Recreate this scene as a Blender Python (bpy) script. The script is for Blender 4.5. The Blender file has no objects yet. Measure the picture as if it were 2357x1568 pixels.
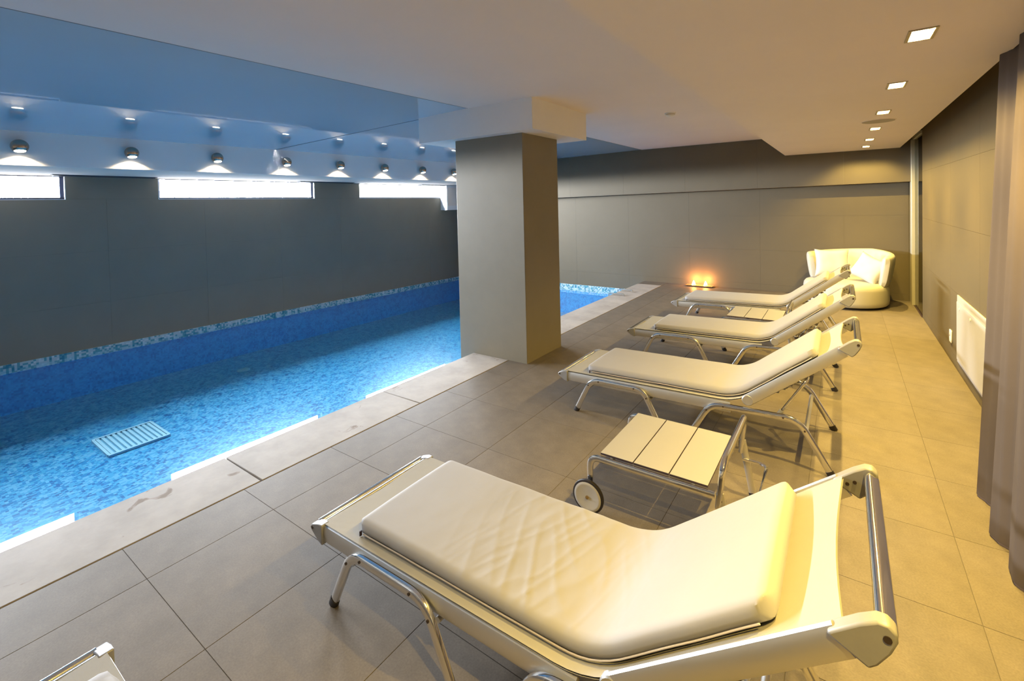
import bpy, bmesh, math, random
from mathutils import Vector, Matrix, noise
random.seed(7)
S = bpy.context.scene
COL = S.collection

# ------------------------------------------------------------------ camera
YAW, PITCH, ROLL = 0.6162501671895865, 0.023635360313095394, -0.023689621809219668
def cam_setup():
    cy, sy = math.cos(YAW), math.sin(YAW)
    fwd = Vector((-sy*math.cos(PITCH), cy*math.cos(PITCH), -math.sin(PITCH)))
    right = Vector((cy, sy, 0)); up = right.cross(fwd)
    r2 = math.cos(ROLL)*right + math.sin(ROLL)*up
    u2 = -math.sin(ROLL)*right + math.cos(ROLL)*up
    cd = bpy.data.cameras.new('camera'); cam = bpy.data.objects.new('camera', cd); COL.objects.link(cam)
    M = Matrix(((r2.x, u2.x, -fwd.x, 0), (r2.y, u2.y, -fwd.y, 0), (r2.z, u2.z, -fwd.z, 1.6), (0, 0, 0, 1)))
    cam.matrix_world = M
    cd.sensor_width = 36; cd.sensor_fit = 'HORIZONTAL'
    cd.lens = 1078.80/2357*36; cd.shift_y = -(784-496.61)/2357
    cd.clip_start = 0.02
    S.camera = cam
cam_setup()

# ------------------------------------------------------------------ light settings
SKY_STRENGTH = 300.0            # bright overcast sky outside the strip windows
SKY_COLOR = (0.93, 0.96, 1.0)
GROUND = 0.04                   # paved ground outside, relative to the sky
DOWN_WATTS = 90.0
BEAM_WATTS = 220.0
DOWN_COLOR = (1.0, 0.69, 0.165)
BALL_WATTS = 12.0
BALL_COLOR = (1.0, 0.80, 0.50)
w = bpy.data.worlds.new('world'); S.world = w; w.use_nodes = True
_nt = w.node_tree; _tc = _nt.nodes.new('ShaderNodeTexCoord'); _sp = _nt.nodes.new('ShaderNodeSeparateXYZ')
_r = _nt.nodes.new('ShaderNodeValToRGB'); _mr = _nt.nodes.new('ShaderNodeMapRange')
_mr.inputs['From Min'].default_value = -1; _mr.inputs['From Max'].default_value = 1
_nt.links.new(_tc.outputs['Generated'], _sp.inputs[0]); _nt.links.new(_sp.outputs['Z'], _mr.inputs['Value'])
_nt.links.new(_mr.outputs[0], _r.inputs['Fac']); _nt.links.new(_r.outputs['Color'], _nt.nodes['Background'].inputs[0])
_e = _r.color_ramp.elements; _e[0].position = 0.49; _e[0].color = (*[c*GROUND for c in SKY_COLOR], 1); _e[1].position = 0.50; _e[1].color = (*SKY_COLOR, 1)
_nt.nodes['Background'].inputs[1].default_value = SKY_STRENGTH
S.cycles.use_denoising = True
S.view_settings.view_transform = 'Standard'; S.view_settings.look = 'None'
S.view_settings.gamma = 1.0; S.view_settings.use_curve_mapping = False
S.view_settings.exposure = 0.15
S.cycles.max_bounces = 10; S.cycles.diffuse_bounces = 6; S.cycles.glossy_bounces = 5
S.cycles.transparent_max_bounces = 12
S.cycles.caustics_reflective = False; S.cycles.caustics_refractive = False
S.cycles.sample_clamp_indirect = 4.0

# ------------------------------------------------------------------ materials
def mat(name, color, rough=0.5, metal=0.0, spec=0.5, coat=0.0, bump=None, var=None, emis=None, sheen=0.0):
    """var=(scale, amount[, stretch]) noise variation of colour; bump=(scale, strength, dist)"""
    m = bpy.data.materials.new(name); m.use_nodes = True
    nt = m.node_tree; b = nt.nodes['Principled BSDF']
    b.inputs['Base Color'].default_value = (*color, 1); b.inputs['Roughness'].default_value = rough
    b.inputs['Metallic'].default_value = metal; b.inputs['Specular IOR Level'].default_value = spec
    b.inputs['Coat Weight'].default_value = coat; b.inputs['Sheen Weight'].default_value = sheen
    tc = nt.nodes.new('ShaderNodeTexCoord')
    if var:
        n = nt.nodes.new('ShaderNodeTexNoise'); n.inputs['Scale'].default_value = var[0]; n.inputs['Detail'].default_value = 8
        n.inputs['Roughness'].default_value = 0.62
        r = nt.nodes.new('ShaderNodeValToRGB')
        a = var[1]
        r.color_ramp.elements[0].position = 0.3; r.color_ramp.elements[1].position = 0.7
        r.color_ramp.elements[0].color = (*[c*(1-a) for c in color], 1)
        r.color_ramp.elements[1].color = (*[min(1, c*(1+a)) for c in color], 1)
        nt.links.new(tc.outputs['Object'], n.inputs['Vector']); nt.links.new(n.outputs['Fac'], r.inputs['Fac'])
        nt.links.new(r.outputs['Color'], b.inputs['Base Color'])
    if bump:
        n2 = nt.nodes.new('ShaderNodeTexNoise'); n2.inputs['Scale'].default_value = bump[0]; n2.inputs['Detail'].default_value = 6
        bp = nt.nodes.new('ShaderNodeBump'); bp.inputs['Strength'].default_value = bump[1]; bp.inputs['Distance'].default_value = bump[2]
        nt.links.new(tc.outputs['Object'], n2.inputs['Vector']); nt.links.new(n2.outputs['Fac'], bp.inputs['Height'])
        nt.links.new(bp.outputs['Normal'], b.inputs['Normal'])
    if emis:
        b.inputs['Emission Color'].default_value = (*emis[0], 1); b.inputs['Emission Strength'].default_value = emis[1]
    return m

def weave(m, scale, amt=0.15, dist=0.001):
    nt = m.node_tree; b = nt.nodes['Principled BSDF']
    tc = nt.nodes.new('ShaderNodeTexCoord')
    w1 = nt.nodes.new('ShaderNodeTexWave'); w1.inputs['Scale'].default_value = scale; w1.bands_direction = 'Z'
    w2 = nt.nodes.new('ShaderNodeTexWave'); w2.inputs['Scale'].default_value = scale; w2.bands_direction = 'Y'
    ad = nt.nodes.new('ShaderNodeMath'); ad.operation = 'ADD'
    bp = nt.nodes.new('ShaderNodeBump'); bp.inputs['Strength'].default_value = amt; bp.inputs['Distance'].default_value = dist
    nt.links.new(tc.outputs['Object'], w1.inputs[0]); nt.links.new(tc.outputs['Object'], w2.inputs[0])
    nt.links.new(w1.outputs['Fac'], ad.inputs[0]); nt.links.new(w2.outputs['Fac'], ad.inputs[1])
    nt.links.new(ad.outputs[0], bp.inputs['Height']); nt.links.new(bp.outputs['Normal'], b.inputs['Normal'])

M = {}
M['tile'] = mat('floor_tile', (0.158, 0.133, 0.106), 0.55, spec=0.12, var=(7, 0.13), bump=(160, 0.12, 0.001))
def tile_tone(m, axis_rand=0.05):
    """small per-tile tone change and fine speckle"""
    nt = m.node_tree; b = nt.nodes['Principled BSDF']
    lk = [l for l in nt.links if l.to_node == b and l.to_socket.name == 'Base Color'][0]
    src = lk.from_socket
    oi = nt.nodes.new('ShaderNodeObjectInfo'); mr = nt.nodes.new('ShaderNodeMapRange')
    mr.inputs['To Min'].default_value = 1-axis_rand; mr.inputs['To Max'].default_value = 1+axis_rand
    nt.links.new(oi.outputs['Random'], mr.inputs['Value'])
    tc = nt.nodes.new('ShaderNodeTexCoord'); sp = nt.nodes.new('ShaderNodeTexNoise'); sp.inputs['Scale'].default_value = 140
    sp.inputs['Detail'].default_value = 3
    nt.links.new(tc.outputs['Object'], sp.inputs['Vector'])
    m2 = nt.nodes.new('ShaderNodeMapRange'); m2.inputs['From Min'].default_value = 0.3; m2.inputs['From Max'].default_value = 0.7
    m2.inputs['To Min'].default_value = 0.90; m2.inputs['To Max'].default_value = 1.10
    nt.links.new(sp.outputs['Fac'], m2.inputs['Value'])
    mu = nt.nodes.new('ShaderNodeMath'); mu.operation = 'MULTIPLY'
    nt.links.new(mr.outputs[0], mu.inputs[0]); nt.links.new(m2.outputs[0], mu.inputs[1])
    vm = nt.nodes.new('ShaderNodeVectorMath'); vm.operation = 'SCALE'
    nt.links.new(src, vm.inputs[0]); nt.links.new(mu.outputs[0], vm.inputs['Scale'])
    nt.links.new(vm.outputs[0], b.inputs['Base Color'])
tile_tone(M['tile'])
M['grout'] = mat('grout', (0.11, 0.092, 0.072), 0.9)
M['coping'] = mat('coping_marble', (0.40, 0.36, 0.32), 0.62, spec=0.07, var=(3.2, 0.16), bump=(9, 0.05, 0.004))
def marble(m):
    nt = m.node_tree; b = nt.nodes['Principled BSDF']
    src = [l for l in nt.links if l.to_node == b and l.to_socket.name == 'Base Color'][0].from_socket
    tc = nt.nodes.new('ShaderNodeTexCoord'); n = nt.nodes.new('ShaderNodeTexNoise'); n.inputs['Scale'].default_value = 5
    n.inputs['Detail'].default_value = 10; n.inputs['Distortion'].default_value = 1.3
    nt.links.new(tc.outputs['Object'], n.inputs['Vector'])
    r = nt.nodes.new('ShaderNodeValToRGB'); e = r.color_ramp.elements
    e[0].position = 0.665; e[0].color = (0, 0, 0, 1); e[1].position = 0.72; e[1].color = (1, 1, 1, 1)
    nt.links.new(n.outputs['Fac'], r.inputs['Fac'])
    mx = nt.nodes.new('ShaderNodeMixRGB'); mx.inputs['Color2'].default_value = (0.22, 0.17, 0.13, 1)
    nt.links.new(r.outputs['Color'], mx.inputs['Fac']); nt.links.new(src, mx.inputs['Color1'])
    nt.links.new(mx.outputs['Color'], b.inputs['Base Color'])
marble(M['coping'])
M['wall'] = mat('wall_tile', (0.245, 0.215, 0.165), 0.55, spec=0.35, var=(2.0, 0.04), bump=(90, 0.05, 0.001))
M['wall_r'] = mat('wall_tile_warm_lit', (0.112, 0.086, 0.043), 0.55, spec=0.35, var=(2.0, 0.04), bump=(90, 0.05, 0.001))  # same tile as the left wall, with warm lamplight tint painted into its colour
M['wall_joint'] = mat('wall_joint', (0.13, 0.112, 0.082), 0.9)
M['wall_f'] = mat('wall_tile_far_lit', (0.134, 0.111, 0.074), 0.55, spec=0.3, var=(2.0, 0.04), bump=(90, 0.05, 0.001))  # copy of the left wall's tile, darker and warmer; room lighting baked into colour
M['ceiling'] = mat('ceiling_paint', (0.87, 0.79, 0.73), 0.8, spec=0.2, var=(1.2, 0.02))
M['cap'] = mat('cap_paint', (0.84, 0.81, 0.78), 0.75, spec=0.2, var=(2, 0.02))
M['film'] = mat('stretch_ceiling_film', (0.54, 0.68, 0.78), 0.035, spec=0.6, coat=0.4, var=(0.8, 0.02))
M['film'].node_tree.nodes['Principled BSDF'].inputs['Coat Roughness'].default_value = 0.03
M['seam'] = mat('seam_profile', (0.16, 0.18, 0.20), 0.5)
M['bulk'] = mat('bulkhead_paint', (0.82, 0.76, 0.70), 0.8, spec=0.05, var=(1.5, 0.02))
M['pillar'] = mat('pillar_render', (0.232, 0.202, 0.148), 0.5, spec=0.35, var=(3, 0.05), bump=(60, 0.05, 0.001))
M['alu'] = mat('brushed_aluminium', (0.70, 0.69, 0.67), 0.38, metal=0.88, var=(6, 0.02))
M['alu_gloss'] = mat('polished_aluminium', (0.86, 0.86, 0.86), 0.12, metal=1.0, var=(4, 0.02))
M['cast'] = mat('cast_grey_plastic', (0.30, 0.30, 0.31), 0.42, metal=0.25, var=(30, 0.04))
M['cast_light'] = mat('cast_light_plastic', (0.30, 0.29, 0.27), 0.45, metal=0.3, var=(30, 0.04))
M['rubber'] = mat('black_rubber', (0.018, 0.014, 0.014), 0.55, var=(40, 0.1))
M['bolt'] = mat('dark_bolt', (0.07, 0.05, 0.04), 0.4, metal=0.6, var=(60, 0.1))
M['brass'] = mat('brass_axle', (0.45, 0.30, 0.12), 0.35, metal=0.8, var=(60, 0.1))
M['sling'] = mat('cream_sling_mesh', (0.34, 0.325, 0.29), 0.7, spec=0.2, var=(6, 0.03)); weave(M['sling'], 180, 0.2)
M['mattress'] = mat('ivory_mattress_cover', (0.285, 0.275, 0.275), 0.62, spec=0.3, var=(3, 0.025), bump=(14, 0.16, 0.006), sheen=0.1)
M['piping'] = mat('mattress_seam', (0.62, 0.54, 0.46), 0.7, var=(20, 0.05))
M['laminate'] = mat('cream_laminate', (0.33, 0.32, 0.31), 0.45, var=(5, 0.015))
M['laminate_edge'] = mat('dark_laminate_core', (0.035, 0.02, 0.03), 0.5, var=(20, 0.1))
M['wheel_disc'] = mat('grey_wheel_disc', (0.50, 0.48, 0.45), 0.5, var=(20, 0.04))
M['leather'] = mat('cream_leather', (0.52, 0.50, 0.42), 0.38, spec=0.5, var=(5, 0.02), bump=(120, 0.05, 0.001))
M['cushion'] = mat('cream_cushion_fabric', (0.60, 0.585, 0.55), 0.6, var=(5, 0.02), bump=(18, 0.15, 0.006))
M['curtain'] = mat('taupe_curtain', (0.105, 0.083, 0.068), 0.85, spec=0.05, var=(3, 0.05), bump=(50, 0.08, 0.002))
M['hem'] = mat('curtain_hem', (0.16, 0.11, 0.08), 0.8, var=(10, 0.05))
M['white_metal'] = mat('white_lacquer', (0.46, 0.45, 0.43), 0.4, var=(5, 0.01))
M['white_plastic'] = mat('white_plastic', (0.80, 0.78, 0.72), 0.4, var=(5, 0.01))
M['trim_metal'] = mat('nickel_trim', (0.42, 0.36, 0.26), 0.35, metal=0.9, var=(20, 0.05))
M['reflector'] = mat('lamp_reflector', (0.9, 0.85, 0.7), 0.3, metal=0.8, var=(20, 0.02))
M['frame_navy'] = mat('navy_window_frame', (0.045, 0.06, 0.12), 0.4, var=(10, 0.05))
M['reveal'] = mat('white_reveal', (0.82, 0.84, 0.86), 0.6, var=(4, 0.01))
M['grille'] = mat('dark_grille', (0.05, 0.07, 0.10), 0.4, metal=0.4, var=(10, 0.05))
M['door_frame'] = mat('pale_door_frame', (0.55, 0.52, 0.42), 0.35, metal=0.3, var=(10, 0.03))
M['ball'] = mat('bronze_chrome_ball', (0.42, 0.33, 0.26), 0.25, metal=1.0, var=(20, 0.05))
M['steel'] = mat('pool_steel', (0.7, 0.74, 0.76), 0.22, metal=1.0, var=(20, 0.03))
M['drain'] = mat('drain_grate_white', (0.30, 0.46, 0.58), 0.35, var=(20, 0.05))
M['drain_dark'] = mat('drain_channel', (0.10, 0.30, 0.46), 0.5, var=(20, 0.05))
M['wax'] = mat('candle_wax', (0.85, 0.70, 0.5), 0.5, var=(20, 0.02), emis=((1.0, 0.45, 0.12), 2.5))
M['flame'] = mat('candle_flame', (1, 0.7, 0.3), 0.5, emis=((1.0, 0.62, 0.22), 60))
M['tray'] = mat('dark_candle_tray', (0.30, 0.20, 0.14), 0.3, metal=0.4, var=(20, 0.05))

def emission(name, col, strength):
    m = bpy.data.materials.new(name); m.use_nodes = True; nt = m.node_tree
    nt.nodes.remove(nt.nodes['Principled BSDF']); e = nt.nodes.new('ShaderNodeEmission')
    e.inputs[0].default_value = (*col, 1); e.inputs[1].default_value = strength
    nt.links.new(e.outputs[0], nt.nodes['Material Output'].inputs[0]); return m
M['lamp_warm'] = emission('halogen_glow', (1.0, 0.86, 0.58), 18)
M['lamp_ball'] = emission('ball_lamp_glow', (1.0, 0.90, 0.70), 14)

def mosaic(name, cols, weights, cell=0.021, dark_low=None):
    m = bpy.data.materials.new(name); m.use_nodes = True; nt = m.node_tree; b = nt.nodes['Principled BSDF']
    b.inputs['Roughness'].default_value = 0.3
    tc = nt.nodes.new('ShaderNodeTexCoord'); sc = nt.nodes.new('ShaderNodeVectorMath'); sc.operation = 'SCALE'
    sc.inputs['Scale'].default_value = 1/cell; nt.links.new(tc.outputs['Object'], sc.inputs[0])
    of = nt.nodes.new('ShaderNodeVectorMath'); of.operation = 'ADD'; of.inputs[1].default_value = (0.37, 0.37, 0.37)
    nt.links.new(sc.outputs[0], of.inputs[0])
    fl = nt.nodes.new('ShaderNodeVectorMath'); fl.operation = 'FLOOR'; nt.links.new(of.outputs[0], fl.inputs[0])
    wn = nt.nodes.new('ShaderNodeTexWhiteNoise'); wn.noise_dimensions = '3D'; nt.links.new(fl.outputs[0], wn.inputs['Vector'])
    # clusters: mix cell noise with soft noise
    n = nt.nodes.new('ShaderNodeTexNoise'); n.inputs['Scale'].default_value = 0.24; n.inputs['Detail'].default_value = 3
    nt.links.new(fl.outputs[0], n.inputs['Vector'])
    mx = nt.nodes.new('ShaderNodeMath'); mx.operation = 'MULTIPLY_ADD'; mx.inputs[1].default_value = 1.25; 
    nt.links.new(n.outputs['Fac'], mx.inputs[0])
    sb = nt.nodes.new('ShaderNodeMath'); sb.operation = 'MULTIPLY'; sb.inputs[1].default_value = 0.55
    nt.links.new(wn.outputs['Value'], sb.inputs[0]); nt.links.new(sb.outputs[0], mx.inputs[2])
    sh = nt.nodes.new('ShaderNodeMath'); sh.operation = 'SUBTRACT'; sh.inputs[1].default_value = 0.40
    nt.links.new(mx.outputs[0], sh.inputs[0])
    r = nt.nodes.new('ShaderNodeValToRGB'); r.color_ramp.interpolation = 'CONSTANT'
    e = r.color_ramp.elements
    pos = 0
    for i, (c, wgt) in enumerate(zip(cols, weights)):
        if i < 2: el = e[i]; el.position = pos
        else: el = e.new(pos)
        el.color = (*c, 1); pos += wgt
    nt.links.new(sh.outputs[0], r.inputs['Fac'])
    # grout lines
    fr = nt.nodes.new('ShaderNodeVectorMath'); fr.operation = 'FRACTION'; nt.links.new(of.outputs[0], fr.inputs[0])
    nt.links.new(r.outputs['Color'], b.inputs['Base Color'])
    return m
M['mosaic'] = mosaic('pool_mosaic', [(0.002, 0.09, 0.28), (0.006, 0.16, 0.38), (0.035, 0.25, 0.46), (0.10, 0.30, 0.50)], [0.22, 0.20, 0.23, 0.4])
M['mosaic_side'] = mosaic('pool_side_mosaic', [(0.00, 0.22, 0.60), (0.01, 0.30, 0.70), (0.02, 0.36, 0.78)], [0.3, 0.3, 0.4])
M['mosaic_band'] = mosaic('waterline_mosaic', [(0.03, 0.20, 0.30), (0.10, 0.32, 0.40), (0.42, 0.55, 0.60), (0.55, 0.66, 0.70)], [0.25, 0.2, 0.25, 0.3], 0.024)

def water_mat():
    m = bpy.data.materials.new('clear_pool_water'); m.use_nodes = True; nt = m.node_tree
    nt.nodes.remove(nt.nodes['Principled BSDF'])
    tr = nt.nodes.new('ShaderNodeBsdfTransparent'); tr.inputs[0].default_value = (0.84, 0.985, 1.0, 1)
    gl = nt.nodes.new('ShaderNodeBsdfGlossy'); gl.inputs['Roughness'].default_value = 0.0
    gl.inputs['Color'].default_value = (1, 1, 1, 1)
    fr = nt.nodes.new('ShaderNodeFresnel')
    ge = nt.nodes.new('ShaderNodeNewGeometry'); ir = nt.nodes.new('ShaderNodeMapRange')   # same air/water reflectance from both sides of the thin sheet
    ir.inputs['To Min'].default_value = 1.33; ir.inputs['To Max'].default_value = 1/1.33
    nt.links.new(ge.outputs['Backfacing'], ir.inputs['Value']); nt.links.new(ir.outputs[0], fr.inputs['IOR'])
    tc = nt.nodes.new('ShaderNodeTexCoord'); n = nt.nodes.new('ShaderNodeTexNoise'); n.inputs['Scale'].default_value = 1.6
    n.inputs['Detail'].default_value = 1
    bp = nt.nodes.new('ShaderNodeBump'); bp.inputs['Strength'].default_value = 0.02; bp.inputs['Distance'].default_value = 0.02
    nt.links.new(tc.outputs['Object'], n.inputs['Vector']); nt.links.new(n.outputs['Fac'], bp.inputs['Height'])
    nt.links.new(bp.outputs['Normal'], gl.inputs['Normal'])
    mx = nt.nodes.new('ShaderNodeMixShader')
    nt.links.new(fr.outputs[0], mx.inputs[0]); nt.links.new(tr.outputs[0], mx.inputs[1]); nt.links.new(gl.outputs[0], mx.inputs[2])
    nt.links.new(mx.outputs[0], nt.nodes['Material Output'].inputs[0]); return m
M['water'] = water_mat()
def glass_mat():
    m = bpy.data.materials.new('tinted_door_glass'); m.use_nodes = True; nt = m.node_tree
    nt.nodes.remove(nt.nodes['Principled BSDF'])
    tr = nt.nodes.new('ShaderNodeBsdfTransparent'); tr.inputs[0].default_value = (0.55, 0.66, 0.45, 1)
    gl = nt.nodes.new('ShaderNodeBsdfGlossy'); gl.inputs['Roughness'].default_value = 0.02
    fr = nt.nodes.new('ShaderNodeFresnel'); fr.inputs['IOR'].default_value = 1.5
    mx = nt.nodes.new('ShaderNodeMixShader')
    nt.links.new(fr.outputs[0], mx.inputs[0]); nt.links.new(tr.outputs[0], mx.inputs[1]); nt.links.new(gl.outputs[0], mx.inputs[2])
    nt.links.new(mx.outputs[0], nt.nodes['Material Output'].inputs[0]); return m
M['glass'] = glass_mat()
def clear_glass():
    m = bpy.data.materials.new('clear_window_glass'); m.use_nodes = True; nt = m.node_tree
    nt.nodes.remove(nt.nodes['Principled BSDF'])
    tr = nt.nodes.new('ShaderNodeBsdfTransparent'); tr.inputs[0].default_value = (0.96, 0.98, 1.0, 1)
    gl = nt.nodes.new('ShaderNodeBsdfGlossy'); gl.inputs['Roughness'].default_value = 0.0
    mx = nt.nodes.new('ShaderNodeMixShader'); mx.inputs[0].default_value = 0.05
    nt.links.new(tr.outputs[0], mx.inputs[1]); nt.links.new(gl.outputs[0], mx.inputs[2])
    nt.links.new(mx.outputs[0], nt.nodes['Material Output'].inputs[0]); return m
M['clear_glass'] = clear_glass()

# ------------------------------------------------------------------ mesh helpers
class MB:
    def __init__(s): s.v = []; s.f = []; s.mi = []; s.cur = 0
    def add(s, vs, fs):
        o = len(s.v); s.v += [tuple(p) for p in vs]; s.f += [tuple(i+o for i in f) for f in fs]; s.mi += [s.cur]*len(fs); return s
    def box(s, x0, x1, y0, y1, z0, z1):
        v = [(x0,y0,z0),(x1,y0,z0),(x1,y1,z0),(x0,y1,z0),(x0,y0,z1),(x1,y0,z1),(x1,y1,z1),(x0,y1,z1)]
        return s.hexa(v)
    def hexa(s, v):
        return s.add(v, [(0,3,2,1),(4,5,6,7),(0,1,5,4),(1,2,6,5),(2,3,7,6),(3,0,4,7)])
    def prism(s, pts, axis, a0, a1):
        """closed polygon pts (2D) extruded along axis; 2D coords map to the two other axes in order"""
        n = len(pts)
        def P(p, a):
            if axis == 'x': return (a, p[0], p[1])
            if axis == 'y': return (p[0], a, p[1])
            return (p[0], p[1], a)
        v = [P(p, a0) for p in pts] + [P(p, a1) for p in pts]
        f = [tuple(range(n)), tuple(range(2*n-1, n-1, -1))]
        f += [(i, i+n, (i+1) % n+n, (i+1) % n) for i in range(n)]
        return s.add(v, f)
    def tube(s, path, rx, ry=None, side=(0,1,0), n=12, cap=True):
        """sweep an oval: rx along 'side', ry across it"""
        ry = rx if ry is None else ry
        path = [Vector(p) for p in path]; L = len(path); sd = Vector(side).normalized()
        vs = []
        for i, p in enumerate(path):
            a = path[max(i-1, 0)]; b = path[min(i+1, L-1)]; t = (b-a).normalized()
            u = (sd - sd.dot(t)*t)
            if u.length < 1e-4: u = t.orthogonal()
            u.normalize(); w_ = t.cross(u)
            for k in range(n):
                an = 2*math.pi*k/n; c, q = math.cos(an), math.sin(an)
                e = 0.75   # slight superellipse
                cc = math.copysign(abs(c)**e, c); qq = math.copysign(abs(q)**e, q)
                vs.append(p + u*rx*cc + w_*ry*qq)
        fs = [(i*n+k, i*n+(k+1) % n, (i+1)*n+(k+1) % n, (i+1)*n+k) for i in range(L-1) for k in range(n)]
        if cap: fs += [tuple(range(n-1, -1, -1)), tuple((L-1)*n+k for k in range(n))]
        return s.add(vs, fs)
    def lathe(s, prof, center, axis='z', n=32, cap=True):
        cx, cy, cz = center; vs = []
        for r, h in prof:
            for k in range(n):
                a = 2*math.pi*k/n; c, q = r*math.cos(a), r*math.sin(a)
                vs.append({'z': (cx+c, cy+q, cz+h), 'y': (cx+c, cy+h, cz+q), 'x': (cx+h, cy+c, cz+q)}[axis])
        m = len(prof)
        fs = [(i*n+k, i*n+(k+1) % n, (i+1)*n+(k+1) % n, (i+1)*n+k) for i in range(m-1) for k in range(n)]
        if cap: fs += [tuple(range(n-1, -1, -1)), tuple((m-1)*n+k for k in range(n))]
        return s.add(vs, fs)
    def grid(s, fn, nu, nv, closed_u=False, closed_v=False):
        vs = [fn(i/(nu if closed_u else nu-1), j/(nv if closed_v else nv-1)) for i in range(nu) for j in range(nv)]
        fs = []
        for i in range(nu if closed_u else nu-1):
            for j in range(nv if closed_v else nv-1):
                i2 = (i+1) % nu; j2 = (j+1) % nv
                fs.append((i*nv+j, i*nv+j2, i2*nv+j2, i2*nv+j))
        return s.add(vs, fs)
    def build(s, name, material, parent=None, smooth=False, bevel=0, loc=None, mats=None):
        me = bpy.data.meshes.new(name); me.from_pydata(s.v, [], s.f)
        for m in (mats or [material]): me.materials.append(m)
        if mats:
            for p, i in zip(me.polygons, s.mi): p.material_index = i
        bm = bmesh.new(); bm.from_mesh(me); bmesh.ops.recalc_face_normals(bm, faces=bm.faces); bm.to_mesh(me); bm.free()
        me.update()
        o = bpy.data.objects.new(name, me); COL.objects.link(o)
        if parent: o.parent = parent
        if loc: o.location = loc
        if smooth:
            for p in me.polygons: p.use_smooth = True
            try: me.set_sharp_from_angle(angle=math.radians(40))
            except Exception: pass
        if bevel:
            b = o.modifiers.new('bevel', 'BEVEL'); b.width = bevel; b.segments = 2; b.limit_method = 'ANGLE'; b.angle_limit = math.radians(40)
            for p in me.polygons: p.use_smooth = True
            try: me.set_sharp_from_angle(angle=math.radians(50))
            except Exception: pass
        return o

def empty(name, loc=(0,0,0)):
    o = bpy.data.objects.new(name, None); COL.objects.link(o); o.location = loc; o.empty_display_size = 0.1; return o
def tag(o, label=None, cat=None, group=None, kind=None):
    if label: o['label'] = label
    if cat: o['category'] = cat
    if group: o['group'] = group
    if kind: o['kind'] = kind
    return o
def struct(o): o['kind'] = 'structure'; return o
def copy_tree(o, parent=None, delta=(0,0,0)):
    c = o.copy(); COL.objects.link(c); c.parent = parent
    if parent is None: c.location = Vector(o.location)+Vector(delta)
    for ch in list(o.children): copy_tree(ch, c)
    return c
def fillet(pts, r, n=6):
    pts = [Vector(p) for p in pts]; out = [pts[0]]
    for i in range(1, len(pts)-1):
        p = pts[i]; a = (pts[i-1]-p); b = (pts[i+1]-p)
        d = min(r, a.length*0.49, b.length*0.49)
        p0 = p+a.normalized()*d; p1 = p+b.normalized()*d
        for k in range(n+1):
            t = k/n; out.append(p0*(1-t)**2 + p*2*t*(1-t) + p1*t*t)
    out.append(pts[-1]); return out

# ------------------------------------------------------------------ room dimensions
ZC, ZD = 2.61, 2.303            # main ceiling, dropped ceiling
XR = 0.834                      # right wall
YB, YBEAM, YF = -3.0, 8.96, 9.20
ZWAT, ZPOOL = -0.29, -0.85
CI, CO = -3.287, -2.820         # coping inner / outer edge
PX0, PX1, PY0, PY1 = -3.48, -2.595, 3.868, 4.56
def XW(y): return -8.45+0.025*(y-1)
def XB(y): return -7.15+0.03*(y-1)
def ZCB(y): return 2.507+0.005*(y-1)
ZBB, ZSW, ZWIN = 2.142, 2.119, 1.812

# floor: grout bed with single tiles
fl = MB().box(CO, XR+0.02, YB, YF+0.3, -0.12, -0.002)
fl.box(CI, CO, 8.83, YF+0.3, -0.12, -0.002)
floor = struct(fl.build('floor', M['grout']))
TX, TY, J = 0.582, 0.5575, 0.0021
def plate(x0, x1, y0, y1, z0, z1, c=0.0015):
    m = MB()
    m.add([(x0,y0,z0),(x1,y0,z0),(x1,y1,z0),(x0,y1,z0),(x0,y0,z1-c),(x1,y0,z1-c),(x1,y1,z1-c),(x0,y1,z1-c),
           (x0+c,y0+c,z1),(x1-c,y0+c,z1),(x1-c,y1-c,z1),(x0+c,y1-c,z1)],
          [(0,1,5,4),(1,2,6,5),(2,3,7,6),(3,0,4,7),(4,5,9,8),(5,6,10,9),(6,7,11,10),(7,4,8,11),(8,9,10,11)])
    return m
xs = [CO+0.002, -2.497] + [-2.497+TX*i for i in range(1, 6)] + [XR]
ys = [0.142+TY*k for k in range(-5, 17)]
ys = [y for y in ys if y > YB and y < YF+0.2]
cache = {}
for i in range(len(xs)-1):
    for j in range(len(ys)-1):
        x0, x1, y0, y1 = xs[i], xs[i+1]-J, ys[j], ys[j+1]-J
        key = (round(x1-x0, 4))
        if key not in cache:
            o = plate(0, x1-x0, 0, y1-y0, -0.008, 0.0, 0.0006).build('tile', M['tile'], floor); cache[key] = o
        else:
            o = cache[key].copy(); COL.objects.link(o); o.parent = floor
        o.location = (x0, y0, 0)
        o.name = 'tile'
# strip of tile behind the end of the coping
plate(CI, CO-J, 8.835, YF+0.05, -0.008, 0.0).build('tile', M['tile'], floor)

# pool coping in stone slabs
cop = struct(MB().box(CI+0.01, CO-0.003, YB, 8.825, -0.16, -0.02).build('trim_1', M['wall_joint']))
for a, b in [(YB, -1.185), (-1.18, 0.085), (0.09, 1.355), (1.36, 2.628), (2.632, PY0-0.002), (PY1+0.004, 5.88), (5.884, 7.22), (7.224, 8.825)]:
    m = MB(); m.box(CI, CO-0.003, a, b-0.003, -0.022, 0.003)
    m.build('slab', M['coping'], cop, bevel=0.004)

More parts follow.
